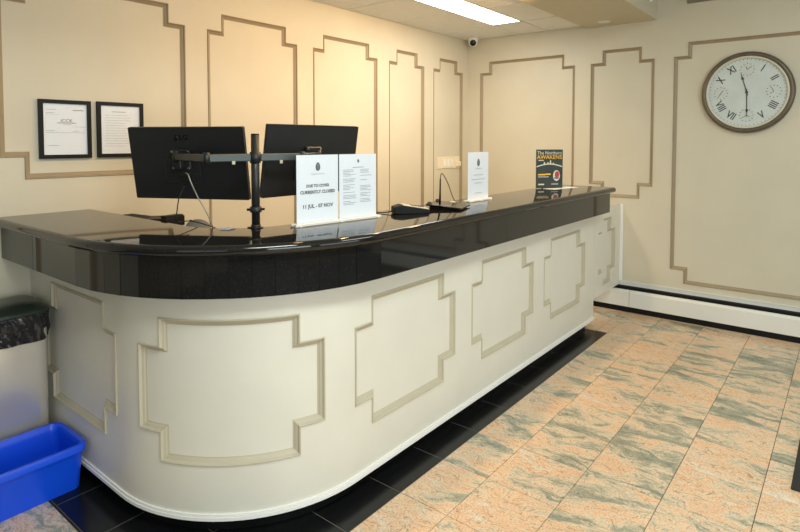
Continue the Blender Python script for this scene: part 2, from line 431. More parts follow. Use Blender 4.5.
# soffit beam over the counter front, and the higher lobby ceiling
so = struct(box('trim_1', (XB, 1.27, 2.395), (XW, 1.845, 2.85), 'plaster'))
cl = struct(box('ceiling_lobby', (XB, YB, ZL), (XW, 1.27, ZL+.1), 'plaster')); cl.name = 'ceiling_2'
for k, x in enumerate((1.05, 1.75, 2.35, 2.95, 3.50, 4.69)):
    nm = ['over the worktop return', 'over the monitors', 'over the card terminal', 'over the single page sign', 'over the poster', 'beside the right wall'][k]
    d = thing('recessed_downlight', 'small round warm downlight recessed in the soffit, '+nm, 'downlight', (x, 1.63, 2.395), 0, 'soffit downlights')
    lathe('trim_ring', [(.036, -.001), (.046, -.004), (.050, -.002), (.050, .0)], 'white', d, 24, cap=False)
    cyl('lens', (0, 0, -.0012), (0, 0, -.0004), .037, 'lamp' if 0 < k < 5 else 'white', d, 20)
    if k in (0, 5): continue                              # the outer two are switched off
    l = bpy.data.lights.new('downlight_lamp', 'SPOT'); l.energy = (0, 9, 32, 38, 46)[k]; l.color = (1.0, 0.60, 0.27); l.spot_size = math.radians(165); l.spot_blend = 1.0; l.shadow_soft_size = 0.05
    lo = bpy.data.objects.new('lamp', l); COL.objects.link(lo); lo.parent = d; lo.location = (0, 0, -.03); lo.rotation_euler = (math.radians(42), 0, 0)
sn = thing('soffit_sensor', 'tiny white round sensor on the soffit face by right wall', 'sensor', (4.67, 1.27, 2.515))
lathe('sensor_cap', [(0, .018), (.014, .016), (.020, .008), (.021, 0)], 'white', sn, 16, Matrix.Rotation(PI/2, 4, 'X'))
# wall vent high on the right wall (its lower edge just shows)
vt = thing('wall_vent', 'pale wall vent above the clock at the top edge', 'vent', (XW, .62, 2.49))
box('frame', (-.012, -.43, 0), (0, .43, .2), 'plaincream', vt, .003, 1)
for k in range(5): box('slat', (-.018, -.40, .03+.034*k), (-.010, .40, .045+.034*k), 'plaincream', vt)

# ceiling panels that light the lobby in front of the counter
for k, (x, y, e_) in enumerate(((.55, .10, 44), (2.9, -.35, 21))):
    q = thing('ceiling_light', ['lobby ceiling light panel above the counter bend', 'lobby ceiling light panel above the granite floor'][k], 'ceiling light', (x, y, ZL))
    box('diffuser', (-.59, -.29, -.010), (.59, .29, -.002), 'lobbylamp', q)
    bm = bmesh.new()
    for lo, hi in (((-.60, -.30, -.014), (.60, -.29, -.001)), ((-.60, .29, -.014), (.60, .30, -.001)), ((-.60, -.29, -.014), (-.59, .29, -.001)), ((.59, -.29, -.014), (.60, .29, -.001))): boxbm(lo, hi, bm=bm)
    link('frame', bm_mesh('frame', bm), 'white', q)
    l = area("lamp", (0, 0, -.016), (0, 0, 0), 1.16, .56, e_, (0.96, 1.0, 0.95)); l.parent = q
# rest of the lobby with its street windows (behind the camera)
def wall_with_windows(name, axis, pos, th, a0, a1, opens, z0=.45, z1=2.45):
    """axis 'x': wall in the plane y=pos running along x"""
    bm = bmesh.new()
    def add(u0, u1, v0, v1):
        if axis == 'x': boxbm((u0, pos-th, v0), (u1, pos, v1), bm=bm)
        else: boxbm((pos-th, u0, v0), (pos, u1, v1), bm=bm)
    add(a0, a1, -.1, z0); add(a0, a1, z1, 2.85)
    cur = a0
    for o0, o1 in opens: add(cur, o0, z0, z1); cur = o1
    add(cur, a1, z0, z1)
    return struct(link(name, bm_mesh(name, bm), 'plaincream'))
wall_with_windows('wall_back', 'x', YB, .12, XB, XW, [(-1.4, 1.0), (1.4, 3.8)])
wall_with_windows('wall_near', 'y', XB, .12, YB, YW, [(-1.3, 1.1)])
wn = 1
for axis, pos, o0, o1 in (('x', YB, -1.4, 1.0), ('x', YB, 1.4, 3.8), ('y', XB, -1.3, 1.1)):
    bm = bmesh.new()
    for (u0, u1, v0, v1) in ((o0, o0+.05, .45, 2.45), (o1-.05, o1, .45, 2.45), (o0+.05, o1-.05, .45, .5), (o0+.05, o1-.05, 2.4, 2.45), ((o0+o1)/2-.025, (o0+o1)/2+.025, .5, 2.4)):
        if axis == 'x': boxbm((u0, pos-.1, v0), (u1, pos-.05, v1), bm=bm)
        else: boxbm((pos-.1, u0, v0), (pos-.05, u1, v1), bm=bm)
    struct(link('window_%d' % wn, bm_mesh('window_frame', bm), 'blackmetal')); wn += 1

# ------------------------------------------------------------------ reception counter
CX, CY, XE = 1.607, 2.144, 4.24
def path(r, xe, n=28, yw=YW-.001, CX=CX, CY=CY):
    P = [(CX-r, yw)]
    for k in range(n+1):
        a = PI+PI/2*k/n; P.append((CX+r*math.cos(a), CY+r*math.sin(a)))
    P.append((xe, CY-r)); return P
def ribbon(name, r0, r1, z0, z1, xe, m, parent, inner=None, n=28, outer=None):
    A = outer or path(r0, xe, n); B = inner or path(r1, xe, n); k = len(A)
    V = [(x, y, z) for z in (z0, z1) for P in (A, B) for x, y in P]; F = []
    for i in range(k-1):
        F += [(i, i+1, 2*k+i+1, 2*k+i), (k+i, k+i+1, 3*k+i+1, 3*k+i), (i, i+1, k+i+1, k+i), (2*k+i, 2*k+i+1, 3*k+i+1, 3*k+i)]
    F += [(0, k, 3*k, 2*k), (k-1, 2*k-1, 4*k-1, 3*k-1)]
    o = link(name, meshof(name, V, F), m, parent)
    o.data.polygons.foreach_set('use_smooth', [abs(p.normal.z) < .3 for p in o.data.polygons])
    o.data.set_sharp_from_angle(angle=math.radians(25))
    return o
RF, ZB = .624, .066
ct = thing('reception_counter', 'long cream panelled reception counter with rounded corner and black plinth', 'counter', (CX, CY, 0))
inv = Matrix.Translation((-CX, -CY, 0))
def own(o, root): o.matrix_parent_inverse = Matrix.Translation(-root.location); return o
own(ribbon('body', RF-REC, .40, ZB, 1.028, XE-.012, 'face', ct), ct)
own(box('end_panel', (XE-.012, CY-RF+.0002, ZB), (XE, CY-.40, 1.028), 'face', ct), ct)
own(ribbon('plinth', .582, .44, 0.0002, ZB, XE-.05, 'blacktile', ct), ct)
own(ribbon('base_strip', RF+.010, RF-.018, ZB-.002, ZB+.010, XE+.004, 'trimwhite', ct), ct)
own(ribbon('base_strip', RF+.006, RF-.018, ZB+.0115, ZB+.020, XE+.003, 'trimwhite', ct), ct)
Z0, Z1 = .261, .79
mapF = lambda u, v, h: (u, CY-RF-h, v)
mapB = lambda u, v, h: (CX-RF-h, -u, v)
def mapC(u, v, h):
    a = u/RF; return (CX+(RF+h)*math.cos(a), CY+(RF+h)*math.sin(a), v)
PF = [stepped(u0, u1, Z0, Z1) for u0, u1 in ((1.607, 2.325), (2.482, 3.196), (3.351, 4.047))]
PB = [stepped(-2.897, -2.18, Z0, Z1)]
PC = [stepped(RF*math.radians(190.8), RF*math.radians(256.5), Z0, Z1)]
for pl, mp, st in ((PF, mapF, None), (PB, mapB, None), (PC, mapC, .02)):
    for p in pl: own(moulding('panel_moulding', p, mp, 'facemould', ct, step=st), ct)
own(skin('front_face', (CX, XE), (ZB, 1.028), PF, mapF, 'face', ct), ct)
own(skin('return_face', (-YW+.001, -CY), (ZB, 1.028), PB, mapB, 'face', ct), ct)
own(skin('curved_face', (RF*PI, RF*PI*1.5), (ZB, 1.028), PC, mapC, 'face', ct, .02), ct)

# worktop: polished slab with bullnose and the black granite fascia pieces below it
tp = thing('granite_worktop', 'polished black granite countertop with bullnose edge and deep black fascia', 'countertop', (CX, CY, 1.03))
ri, ci = .30, (1.558, 2.144)
TX, TY = 1.668, 2.237                          # centre of the worktop's rounded corner
def slab():
    nA = 40; r = .020; re = .832; XT = 4.362
    prof = [(re-r, 1.07)]+[(re-r+r*math.sin(a), 1.05+r*math.cos(a)) for a in [PI*k/10 for k in range(1, 10)]]+[(re-r, 1.03)]
    stations = [None]+[PI+PI/2*k/nA for k in range(nA+1)]+['end']
    V = []; F = []; K = len(prof)
    def inner(s, k):
        if s is None: return (ci[0]-ri, YW-.001)
        if s == 'end': return (XT, ci[1]-ri)
        return (ci[0]+ri*math.cos(s), ci[1]+ri*math.sin(s))
    for s in stations:
        for rr, z in prof:
            if s is None: V.append((TX-rr, YW-.001, z))
            elif s == 'end': V.append((XT, TY-rr, z))
            else: V.append((TX+rr*math.cos(s), TY+rr*math.sin(s), z))
        x, y = inner(s, 0); V += [(x, y, 1.03), (x, y, 1.07)]
    K2 = K+2
    for i in range(len(stations)-1):
        for t in range(K2):
            F.append((i*K2+t, (i+1)*K2+t, (i+1)*K2+(t+1) % K2, i*K2+(t+1) % K2))
    F.append(tuple(range(K2))); F.append(tuple(range((len(stations)-1)*K2, len(stations)*K2)))
    o = link('slab', meshof('slab', V, F), 'granite', tp, smooth=True)
    o.data.set_sharp_from_angle(angle=math.radians(40))
    return own(o, tp)
slab()
RFA, ZF = .799, .8815
fj = random.Random(21)
def fascia(p0, p1):
    """flat polished piece between two plan points"""
    p0 = Vector(p0); p1 = Vector(p1); d = (p1-p0).normalized(); nrm = Vector((-d.y, d.x))
    if (nrm.dot(Vector((TX, TY))-p0)) < 0: nrm = -nrm
    e = d*.0006
    j_ = fj.uniform(-.0022, .0022)*min(1, .085/(p1-p0).length)
    a, b = p0+e+nrm*max(j_, 0), p1-e+nrm*max(-j_, 0); c, dd = b+nrm*.018, a+nrm*.018
    V = [(q.x, q.y, z) for z in (ZF, 1.0295) for q in (a, b, c, dd)]
    F = [(0, 1, 2, 3), (4, 5, 6, 7), (0, 1, 5, 4), (1, 2, 6, 5), (2, 3, 7, 6), (3, 0, 4, 7)]
    return own(link('fascia_panel', meshof('fascia_panel', V, F), 'granite', tp), tp)
xl = TX-RFA; yf = TY-RFA
pts = [(xl, YW-.002), (xl, 2.668), (xl, 2.628)]
NF = 14
for k in range(NF+1):
    a = math.radians(187.4+79.2*k/NF); pts.append((TX+RFA*math.cos(a), TY+RFA*math.sin(a)))
pts.insert(3, (xl, TY+.002))
pts += [(TX+.004, yf), (2.531, yf), (2.701, yf), (4.332, yf)]
for k in range(len(pts)-1): fascia(pts[k], pts[k+1])
own(ribbon('fascia_backing', 0, RF+.0005, ZF+.004, 1.0295, 4.326, 'black', tp, outer=path(RFA-.022, 4.326, CX=TX, CY=TY)), tp)

# low gate between counter end and right wall
gt = thing('counter_gate', 'low cream panelled gate between counter end and right wall', 'gate', (4.56, 1.555, .214))
own(box('gate_panel', (4.262, 1.54+REC, .214), (4.872, 1.58, .889), 'face', gt), gt)
GP = stepped(4.35, 4.765, .28, .81, .11, .10); mapG = lambda u, v, h: (u, 1.54-h, v)
gf = own(skin('gate_face', (4.262, 4.872), (.214, .889), [GP], mapG, 'face', gt), gt)
sd = gf.modifiers.new('thickness', 'SOLIDIFY'); sd.thickness = .013; sd.offset = -1
own(moulding('panel_moulding', GP, mapG, 'facemould', gt), gt)
gs = struct(box('trim_2', (XW-.014, 1.508, .244), (XW, 1.536, .889), 'trimwhite', None, .002, 1))
# wall cleat the gate rests against
# heater
ht = thing('baseboard_heater', 'long low white baseboard heater along the right wall', 'heater', (4.85, .5, 0))
def hp(name, lo, hi, m, bev=.0): return own(box(name, lo, hi, m, ht, bev, 2), ht)
hp('back_plate', (XW-.006, -1.8, .02), (XW-.0005, 2.4, .242), 'white')
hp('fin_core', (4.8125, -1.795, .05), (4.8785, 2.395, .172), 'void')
def cover(y0, y1):
    pr = [(4.806, .046), (4.806, .165), (4.816, .180), (4.828, .184), (4.828, .180), (4.820, .174), (4.811, .162), (4.811, .046)]
    V = [(x, y, z) for y in (y0, y1) for x, z in pr]; n = len(pr)
    F = [tuple(range(n)), tuple(range(n, 2*n))]+[(i, (i+1) % n, n+(i+1) % n, n+i) for i in range(n)]
    return own(link('front_cover', meshof('front_cover', V, F), 'white', ht), ht)
cover(-1.8, 1.425); cover(1.428, 2.4)
hp('kick_shadow_board', (4.812, -1.8, .001), (4.822, 2.4, .05), 'black')  # black board stands in for the shaded gap under the cover
hp('slot_shadow_board', (4.838, -1.795, .172), (4.8785, 2.395, .206), 'void')  # black filler; the shade inside the top slot is its colour
hp('wall_lip', (XW-.010, -1.8, .234), (XW-.0005, 2.4, .243), 'white')
# ------------------------------------------------------------------ objects on the counter
ZT = 1.0702
def sheet(name, w_, h_, root, x, z, m='paper', th=.0006, y=0.0, nm='page'):
    return box(nm, (x-w_/2, y-th, z), (x+w_/2, y, z+h_), m, root)
TXM = lambda x, z, y=-.0016: Matrix.Translation((x, y, z))@Matrix.Rotation(PI/2, 4, 'X')
def leaf(root, x, z, s, y=-.0012, m='ink'):
    pol = []
    for k in range(20):
        a = 2*PI*k/20; pol.append((.55*s*math.sin(a)*(1-.12*math.cos(a)), s*.86*math.cos(a)))
    pol = pol[::-1]
    prism('leaf_emblem', pol, 0, .0003, m, root, TXM(x, z, y))
    prism('emblem_vein', [(-.03*s, -.8*s), (.03*s, -.8*s), (.02*s, .55*s), (-.02*s, .55*s)], 0, .0003, 'inkpale', root, TXM(x, z, y-.0006))
    for q in (-1, 1):
        for t in (-.35, 0.0, .33): prism('emblem_vein', [(0, t*s), (q*.30*s, (t+.25)*s), (q*.30*s, (t+.31)*s), (0, (t+.06)*s)], 0, .0003, 'inkpale', root, TXM(x, z, y-.0006))
def holder(name, label, x, y, rz, pages, width, cat='sign'):
    r = thing(name, label, cat, (x, y, ZT), rz)
    # slotted clear base and thin acrylic sheet
    box('base_strip', (-width/2-.012, -.022, 0), (width/2+.012, -.0035, .012), 'acrylicbase', r, .002, 1)
    box('base_strip', (-width/2-.012, .0035, 0), (width/2+.012, .022, .012), 'acrylicbase', r, .002, 1)
    for s in (-1, 0, 1): box('foot', (s*width*.48-.006, -.027, 0), (s*width*.48+.006, .027, .006), 'acrylicbase', r, .001, 1)
    return r
rz1 = math.atan2(-.055, .44)
s1 = holder('sign_holder', 'acrylic sign holder with two white pages, a bold notice and a list, by monitors', 1.737, 1.737, rz1, 2, .44)
for px_, kind in ((-.1085, 0), (.1105, 1)):
    pg = box('page', (px_-.106, -.0004, .006), (px_+.106, .0008, .292), 'paper', s1)
    box('acrylic_sheet', (px_-.107, -.0032, .004), (px_+.107, -.0020, .294), 'acrylic', s1)
    if kind == 0:
        leaf(pg, px_, .243, .021)
        text('lettering', 'Cypress Grove', .011, 'inkpale', pg, TXM(px_, .213, -.0008))
        text('lettering', 'DUE TO COVID', .0165, 'inkblack', pg, TXM(px_, .163, -.0008), bold=.0007)
        text('lettering', 'CURRENTLY CLOSED', .0185, 'inkblack', pg, TXM(px_, .137, -.0008), bold=.0007)
        text('lettering', '11 JUL - 07 NOV', .022, 'inkblack', pg, TXM(px_, .078, -.0008), bold=.0007)
    else:
        leaf(pg, px_, .262, .0095)
        prism('heading_line', [(-.032, 0), (.032, 0), (.032, .003), (-.032, .003)], 0, .0003, 'inkpale', pg, TXM(px_, .232, -.0006))
        bm = bmesh.new(); rr = random.Random(3)
        for c0, c1 in ((-.085, -.005), (.012, .085)):
            z = .222
            while z > .065:
                if rr.random() < .82:
                    x1 = c0+(c1-c0)*rr.uniform(.45, .95); boxbm((px_+c0, -.0009, z), (px_+x1, -.0004, z+.0022), bm=bm)
                z -= .0066
        link('printed_lines', bm_mesh('printed_lines', bm), 'inkpale', pg)
s3 = holder('sign_holder', 'single white page sign in acrylic base behind the signature pad', 2.866, 1.715, math.radians(-2), 1, .216)
pg = box('page', (-.108, -.0004, .006), (.108, .0008, .286), 'paper', s3); box('acrylic_sheet', (-.109, -.0032, .004), (.109, -.0020, .288), 'acrylic', s3)
leaf(pg, .0, .225, .026)
text('lettering', 'Cypress Grove', .011, 'inkpale', pg, TXM(0, .19, -.0008))
for k, (ww, z) in enumerate(((.10, .150), (.14, .125), (.08, .103), (.075, .045))):
    prism('printed_line', [(-ww/2, 0), (ww/2, 0), (ww/2, .005), (-ww/2, .005)], 0, .0003, 'inkfaint', pg, TXM(0, z, -.0006))
# poster
pzr = math.atan2(-.66, .75)
po = thing('poster_stand', 'dark green poster with yellow heading standing at far end of counter', 'poster', (3.945, 1.755, ZT), pzr)
W2 = .1045
cd = box('card', (-W2, 0, .003), (W2, .003, .288), 'poster', po)
prism('easel_back', [(.0, .0), (.07, .0), (.0, .20)], -.03, .03, 'black', po, Matrix.Translation((0, .0032, .001))@Matrix(((0, 0, 1, 0), (1, 0, 0, 0), (0, 1, 0, 0), (0, 0, 0, 1))))
text('lettering', 'The Northern', .033, 'posterpale', cd, TXM(0, .262, -.0004))
text('lettering', 'AWAKENS', .041, 'yellow', cd, TXM(0, .231, -.0004), ext=.0004)
prism('caption_bar', [(-.086, 0), (-.045, 0), (-.045, .006), (-.086, .006)], 0, .0003, 'posterpale', cd, TXM(0, .205, -.0003))
arc = [(-.1+.2*k/16, .155+.026*math.sin(PI*(k+1.5)/19)) for k in range(17)]
prism('bridge_arc', [(x, z-.004) for x, z in arc]+[(x, z+.004) for x, z in arc[::-1]], 0, .0003, 'posterpale', cd, TXM(0, 0, -.0003))
for x, h_ in ((-.04, .016), (-.012, .014), (.008, .028), (.03, .010)): prism('skyline_block', [(x-.006, .18), (x+.006, .18), (x+.004, .18+h_), (x-.004, .18+h_)], 0, .0003, 'posterpale', cd, TXM(0, 0, -.0003))
for c0, c1, z, m_ in ((-.088, -.03, .098, 'yellow'), (-.03, .010, .101, 'yellow'), (-.088, -.005, .082, 'inkpale'), (-.086, -.04, .026, 'posterpale'), (.016, .07, .028, 'inkpale')):
    prism('caption_bar', [(c0, z), (c1, z), (c1, z+.010), (c0, z+.010)], 0, .0003, m_, cd, TXM(0, 0, -.0003))
el = lambda a, b, cx_, cz_: [(cx_+a*math.cos(2*PI*k/20), cz_+b*math.sin(2*PI*k/20)) for k in range(20)]
prism('badge', el(.027, .040, .056, .095), 0, .0003, 'posterpale', cd, TXM(0, 0, -.0003))
prism('badge_core', el(.018, .024, .060, .104), 0, .0003, 'posterred', cd, TXM(0, 0, -.0009))
prism('badge_core', el(.020, .008, .056, .078), 0, .0003, 'posterviolet', cd, TXM(0, 0, -.0009))
# loose flyer in front of the poster
fy = link('flyer', bm_mesh('flyer', boxbm((-.15, -.05, 0), (.15, .05, .002), .0008, 1)), 'paper')
fy.location = (4.03, 1.70, ZT); fy.rotation_euler = (0, 0, math.radians(-12)); tag(fy, 'white flyer lying flat on counter below the green poster', 'flyer')

# payment terminal with a cord
tm = thing('payment_terminal', 'small grey and black payment terminal lying on the counter', 'card terminal', (2.165, 1.675, ZT), math.radians(-38))
def loft(name, secs, m, parent):
    """secs: list of (x, [(y, z)...]) cross sections"""
    n = len(secs[0][1]); V = [(x, y, z) for x, s in secs for y, z in s]; F = []
    for i in range(len(secs)-1):
        for k in range(n): F.append((i*n+k, i*n+(k+1) % n, (i+1)*n+(k+1) % n, (i+1)*n+k))
    F.append(tuple(range(n))); F.append(tuple(range((len(secs)-1)*n, len(secs)*n)))
    me = meshof(name, V, F); bm = bmesh.new(); bm.from_mesh(me)
    bmesh.ops.bevel(bm, geom=list(bm.edges), offset=.004, segments=2, affect='EDGES', profile=.5); bm.to_mesh(me); bm.free()
    return link(name, me, m, parent)
loft('body', [(-.088, [(-.036, .002), (.036, .002), (.036, .034), (-.036, .034)]), (-.05, [(-.040, .0), (.040, .0), (.040, .044), (-.040, .044)]), (.086, [(-.038, .0), (.038, .0), (.038, .020), (-.038, .020)])], 'termdark', tm)
loft('keypad_cover', [(-.045, [(-.036, .040), (.036, .040), (.036, .047), (-.036, .047)]), (.082, [(-.034, .018), (.034, .018), (.034, .026), (-.034, .026)])], 'termgrey', tm)
for i in range(4):
    for j in range(3):
        x = .005+.018*i; box('key', (x-.006, -.024+.018*j, .040-.00016*(x+.045)*1000+.0), (x+.006, -.012+.018*j, .0445-.16*(x+.045)+.0035), 'termdark', tm, .001, 1)
tube('cord', [(-.085, .0, .012), (-.12, .012, .006), (-.15, .02, .004), (-.19, .07, .004)], .0028, 'black', tm)
# signature pad with tethered pen
sp = thing('signature_pad', 'black electronic signature pad with tethered pen on the counter', 'signature pad', (2.450, 1.645, ZT), math.radians(19))
h1, h2 = .030, .014
def wedge(name, a, b, z0a, z0b, z1a, z1b, m, bev):
    V = [(-a, -b, z0a), (a, -b, z0a), (a, b, z0b), (-a, b, z0b), (-a, -b, z1a), (a, -b, z1a), (a, b, z1b), (-a, b, z1b)]
    me = meshof(name, V, [(0, 1, 2, 3), (4, 5, 6, 7), (0, 1, 5, 4), (1, 2, 6, 5), (2, 3, 7, 6), (3, 0, 4, 7)])
    bm = bmesh.new(); bm.from_mesh(me); bmesh.ops.bevel(bm, geom=list(bm.edges), offset=bev, segments=2, affect='EDGES', profile=.5); bm.to_mesh(me); bm.free()
    return link(name, me, m, sp)
wedge('base', .080, .080, 0, 0, .006, .020, 'black', .002)
wedge('bezel', .098, .094, .006, .020, .014, .029, 'blackgloss', .002)
wedge('screen', .075, .058, .0155, .0225, .0170, .0262, 'logo', .0005)
for x in (-.075, .080): lathe('pen_rest', [(0, .016), (.010, .013), (.015, 0)], 'leather', sp, 14, Matrix.Translation((x, .080, .024)))
cyl('pen', (-.002, .045, .026), (.022, .050, .150), .0055, 'blackgloss', sp, 10, .0040)
tube('pen_cord', [(.022, .050, .148), (.036, .050, .174), (.056, .044, .172), (.090, .025, .118), (.125, .01, .050), (.140, -.01, .010), (.095, -.03, .012)], .0022, 'blackgloss', sp, 6)
box('cord_clip', (.098, -.01, .012), (.122, .02, .026), 'termgrey', sp, .004, 2)

# ------------------------------------------------------------------ monitors on the two-arm pole
PX, PY = 1.405, 1.873
ar = thing('monitor_stand', 'black twin monitor stand pole with two grey horizontal arms clamped on counter', 'monitor arm', (PX, PY, ZT))
cyl('pole', (0, 0, .001), (0, 0, .375), .0165, 'blackmetal', ar, 24)
cyl('pole_cap', (0, 0, .375), (0, 0, .379), .0158, 'black', ar, 24)
lathe('collar', [(.016, .064), (.022, .064), (.024, .069), (.024, .080), (.022, .086), (.016, .086)], 'blackmetal', ar, 24, cap=False)
cyl('collar_screw', (.0, .0, .075), (.030, -.018, .075), .005, 'black', ar, 10)
cyl('collar_screw', (.0, .0, .075), (-.030, .018, .075), .005, 'black', ar, 10)
box('clamp_plate', (-.022, -.022, .0), (.022, .03, .004), 'blackmetal', ar, .002, 1)
cyl('base_socket', (0, 0, .004), (0, 0, .014), .019, 'blackmetal', ar, 20)
cyl('arm_hub', (0, 0, .262), (0, 0, .306), .0215, 'blackmetal', ar, 24)
def arm(name, p0, p1, z, hgt, thk, m):
    p0 = Vector(p0); p1 = Vector(p1); d = p1-p0; L_ = d.length
    o = box(name, (0, -thk/2, z-hgt/2), (L_, thk/2, z+hgt/2), m, ar, .003, 1)
    o.data.transform(Matrix.Translation((p0.x, p0.y, 0))@Matrix.Rotation(math.atan2(d.y, d.x), 4, 'Z'))
    return o
ZA = .284
MON = {'L': ((1.337, 2.249, 1.323), 27.86, 10.2), 'R': ((1.770, 1.933, 1.334), 89.0, 9.4)}
eL = Vector((1.215-PX, 1.918-PY)); eR = Vector((1.60-PX, 1.815-PY))
def arm_set(e, monkey, sgn):
    d = e.normalized()
    arm('lower_arm', d*.020, e, ZA, .030, .016, 'greymetal')
    cyl('elbow', (e.x, e.y, ZA-.022), (e.x, e.y, ZA+.022), .013, 'blackmetal', ar, 16)
    box('cable_clip', (-.007, -.012, -.026), (.007, -.008, -.012), 'termgrey', ar, .001, 1).location = (e.x*.50, e.y*.50-.003, ZA)
    c, yaw, t = MON[monkey]; yaw = math.radians(yaw); n = Vector((math.cos(yaw), math.sin(yaw)))
    v = Vector((c[0]-PX, c[1]-PY))-n*.062-Vector((n.y, -n.x))*.021
    arm('upper_arm', e, v, ZA, .030, .016, 'blackmetal')
    cyl('tilt_joint', (v.x, v.y, ZA-.024), (v.x, v.y, ZA+.024), .012, 'blackmetal', ar, 16)
arm_set(eL, 'L', -1); arm_set(eR, 'R', 1)
def monitor(key, label):
    c, yaw, t = MON[key]
    o = thing('monitor', label, 'monitor', c, 0)
    # local: x right seen from behind, y towards the screen side, z up
    n = Vector((math.cos(math.radians(yaw)), math.sin(math.radians(yaw)), 0)); r = Vector((n.y, -n.x, 0))
    t = math.radians(t); nn = n*math.cos(t)+Vector((0, 0, math.sin(t))); u = r.cross(nn)
    Mx = Matrix((r, nn, u)).transposed()
    o.rotation_euler = Mx.to_euler()
    sh = prism('shell', rrect(.540, .318, .006, 4), -.004, .014, 'monitor', o, Matrix.Rotation(PI/2, 4, 'X')@Matrix.Scale(-1, 4, (0, 0, 1)))
    # low raised pod in the middle of the back
    pod = prism('rear_pod', rrect(.17, .11, .012, 5), 0, .006, 'monitor', o, Matrix.Translation((-.025, -.004, -.035))@Matrix.Rotation(PI/2, 4, 'X'), .003)
    box('screen', (-.264, .0140, -.146), (.264, .0152, .152), 'blackgloss', o)
    vp = box('vesa_plate', (-.064, -.024, -.022), (.022, -.0042, .064), 'blackmetal', o, .004, 1)
    for x in (-.057, .015):
        for z in (-.016, .056): cyl('bolt', (x, -.024, z), (x, -.029, z), .0055, 'chrome', vp, 10)
    box('tilt_bracket', (-.039, -.056, -.014), (-.003, -.024, .022), 'blackmetal', o, .004, 1)
    bm = bmesh.new(); boxbm((-.045, -.0112, -.085), (.015, -.0102, -.052), bm=bm)
    link('port_recess', bm_mesh('port_recess', bm), 'void', pod)
    box('pod_ridge', (-.10, -.0125, -.046), (.05, -.0098, -.041), 'blackmetal', pod, .001, 1)
    if key == 'L':
        mx = lambda x, z: Matrix.Translation((x, -.0052, z))@Matrix.Rotation(PI/2, 4, 'X')
        lathe('logo_ring', [(.0095, 0), (.0125, 0), (.0125, .001), (.0095, .001)], 'logo', o, 24, Matrix.Translation((-.046, -.0045, .113))@Matrix.Rotation(PI/2, 4, 'X'), cap=False)
        prism('logo_mark', [(-.002, -.006), (.006, -.006), (.006, -.003), (.001, -.003), (.001, .006), (-.002, .006)], 0, .001, 'logo', o, Matrix.Translation((-.047, -.0045, .113))@Matrix.Rotation(PI/2, 4, 'X'))
        text('lettering', 'LG', .034, 'logo', o, mx(-.008, .113), ext=.0006)
    return o
mL = monitor('L', 'black monitor seen from behind, hanging nearest the framed documents')
mR = monitor('R', 'black monitor seen from behind, partly hidden by the white sign pages')
CAB1 = [(1.25, 2.125, 1.29), (1.197, 2.017, 1.288), (1.187, 1.981, 1.26), (1.218, 1.99, 1.205), (1.25, 1.985, 1.145), (1.280, 1.995, 1.094), (1.34, 2.06, 1.03), (1.37, 2.08, .9)]
CAB2 = [(1.245, 2.165, 1.25), (1.205, 2.065, 1.24), (1.180, 2.055, 1.20), (1.172, 2.058, 1.15), (1.176, 2.065, 1.106), (1.29, 2.13, 1.085), (1.42, 2.12, 1.02), (1.43, 2.11, .9)]
cb = tag(tube('monitor_cable', CAB1, .0025, 'cablegrey', None), 'grey cable hanging from the monitor nearest the framed documents', 'cable')
cb2 = tag(tube('monitor_cable', CAB2, .0022, 'black', None), 'thin black cable hanging below monitor nearest the framed documents', 'cable')

# scrap of paper at the counter's inner edge beside the pole
bm = bmesh.new(); rr = random.Random(5)
g = [[bm.verts.new((x*.012-.03, y*.012-.02, .0015+max(0, rr.uniform(-.002, .012)*(1-abs(x-2.5)/3)*(1-abs(y-2)/2.6)))) for y in range(5)] for x in range(6)]
for i in range(5):
    for j in range(4): bm.faces.new((g[i][j], g[i+1][j], g[i+1][j+1], g[i][j+1]))
res = bmesh.ops.solidify(bm, geom=list(bm.faces), thickness=.0012)
tp_ = link('paper_scrap', bm_mesh('paper_scrap', bm), 'paper'); tp_.location = (1.315, 1.93, ZT+.001); tp_.rotation_euler = (0, 0, .4)
tag(tp_, 'small crumpled scrap of white paper beside the monitor pole', 'paper')

# ------------------------------------------------------------------ staff shelf items peeking over the inner edge
own(box('staff_shelf', (1.2585, 2.16, 1.015), (1.40, 3.0, 1.035), 'face', ct, .002, 1), ct)
kb = thing('keyboard', 'dark keyboard peeking over the inner counter edge below the monitor', 'keyboard', (1.325, 2.585, 1.0352), math.radians(-84))
V = []; secs = []
for x, z0, z1 in ((-.205, .0, .014), (-.16, .0, .022), (-.05, .0, .024), (.10, .0, .038), (.15, .0, .043), (.205, .0, .046)):
    secs.append((x, [(-.050, z0), (.050, z0), (.050, z1), (-.050, z1-.008)]))
def loft0(name, secs, m, parent, bev):
    n = len(secs[0][1]); V = [(x, y, z) for x, q in secs for y, z in q]; F = []
    for i in range(len(secs)-1):
        for k in range(n): F.append((i*n+k, i*n+(k+1) % n, (i+1)*n+(k+1) % n, (i+1)*n+k))
    F.append(tuple(range(n))); F.append(tuple(range((len(secs)-1)*n, len(secs)*n)))
    me = meshof(name, V, F); bm = bmesh.new(); bm.from_mesh(me)
    bmesh.ops.bevel(bm, geom=[e for e in bm.edges], offset=bev, segments=2, affect='EDGES', profile=.5); bm.to_mesh(me); bm.free()
    return link(name, me, m, parent)
loft0('case', secs, 'black', kb, .003)
box('end_block', (.165, -.048, .034), (.203, .046, .051), 'black', kb, .004, 2)
for i in range(11):
    for j in range(3): box('key', (-.19+.030*i, -.034+.026*j, .012), (-.165+.030*i, -.012+.026*j, .0265), 'black', kb, .002, 1)
ms = thing('computer_mouse', 'small grey domed computer mouse at the inner counter edge', 'mouse', (1.356, 2.215, 1.0352), math.radians(38))
bm = bmesh.new(); bmesh.ops.create_uvsphere(bm, u_segments=20, v_segments=12, radius=1)
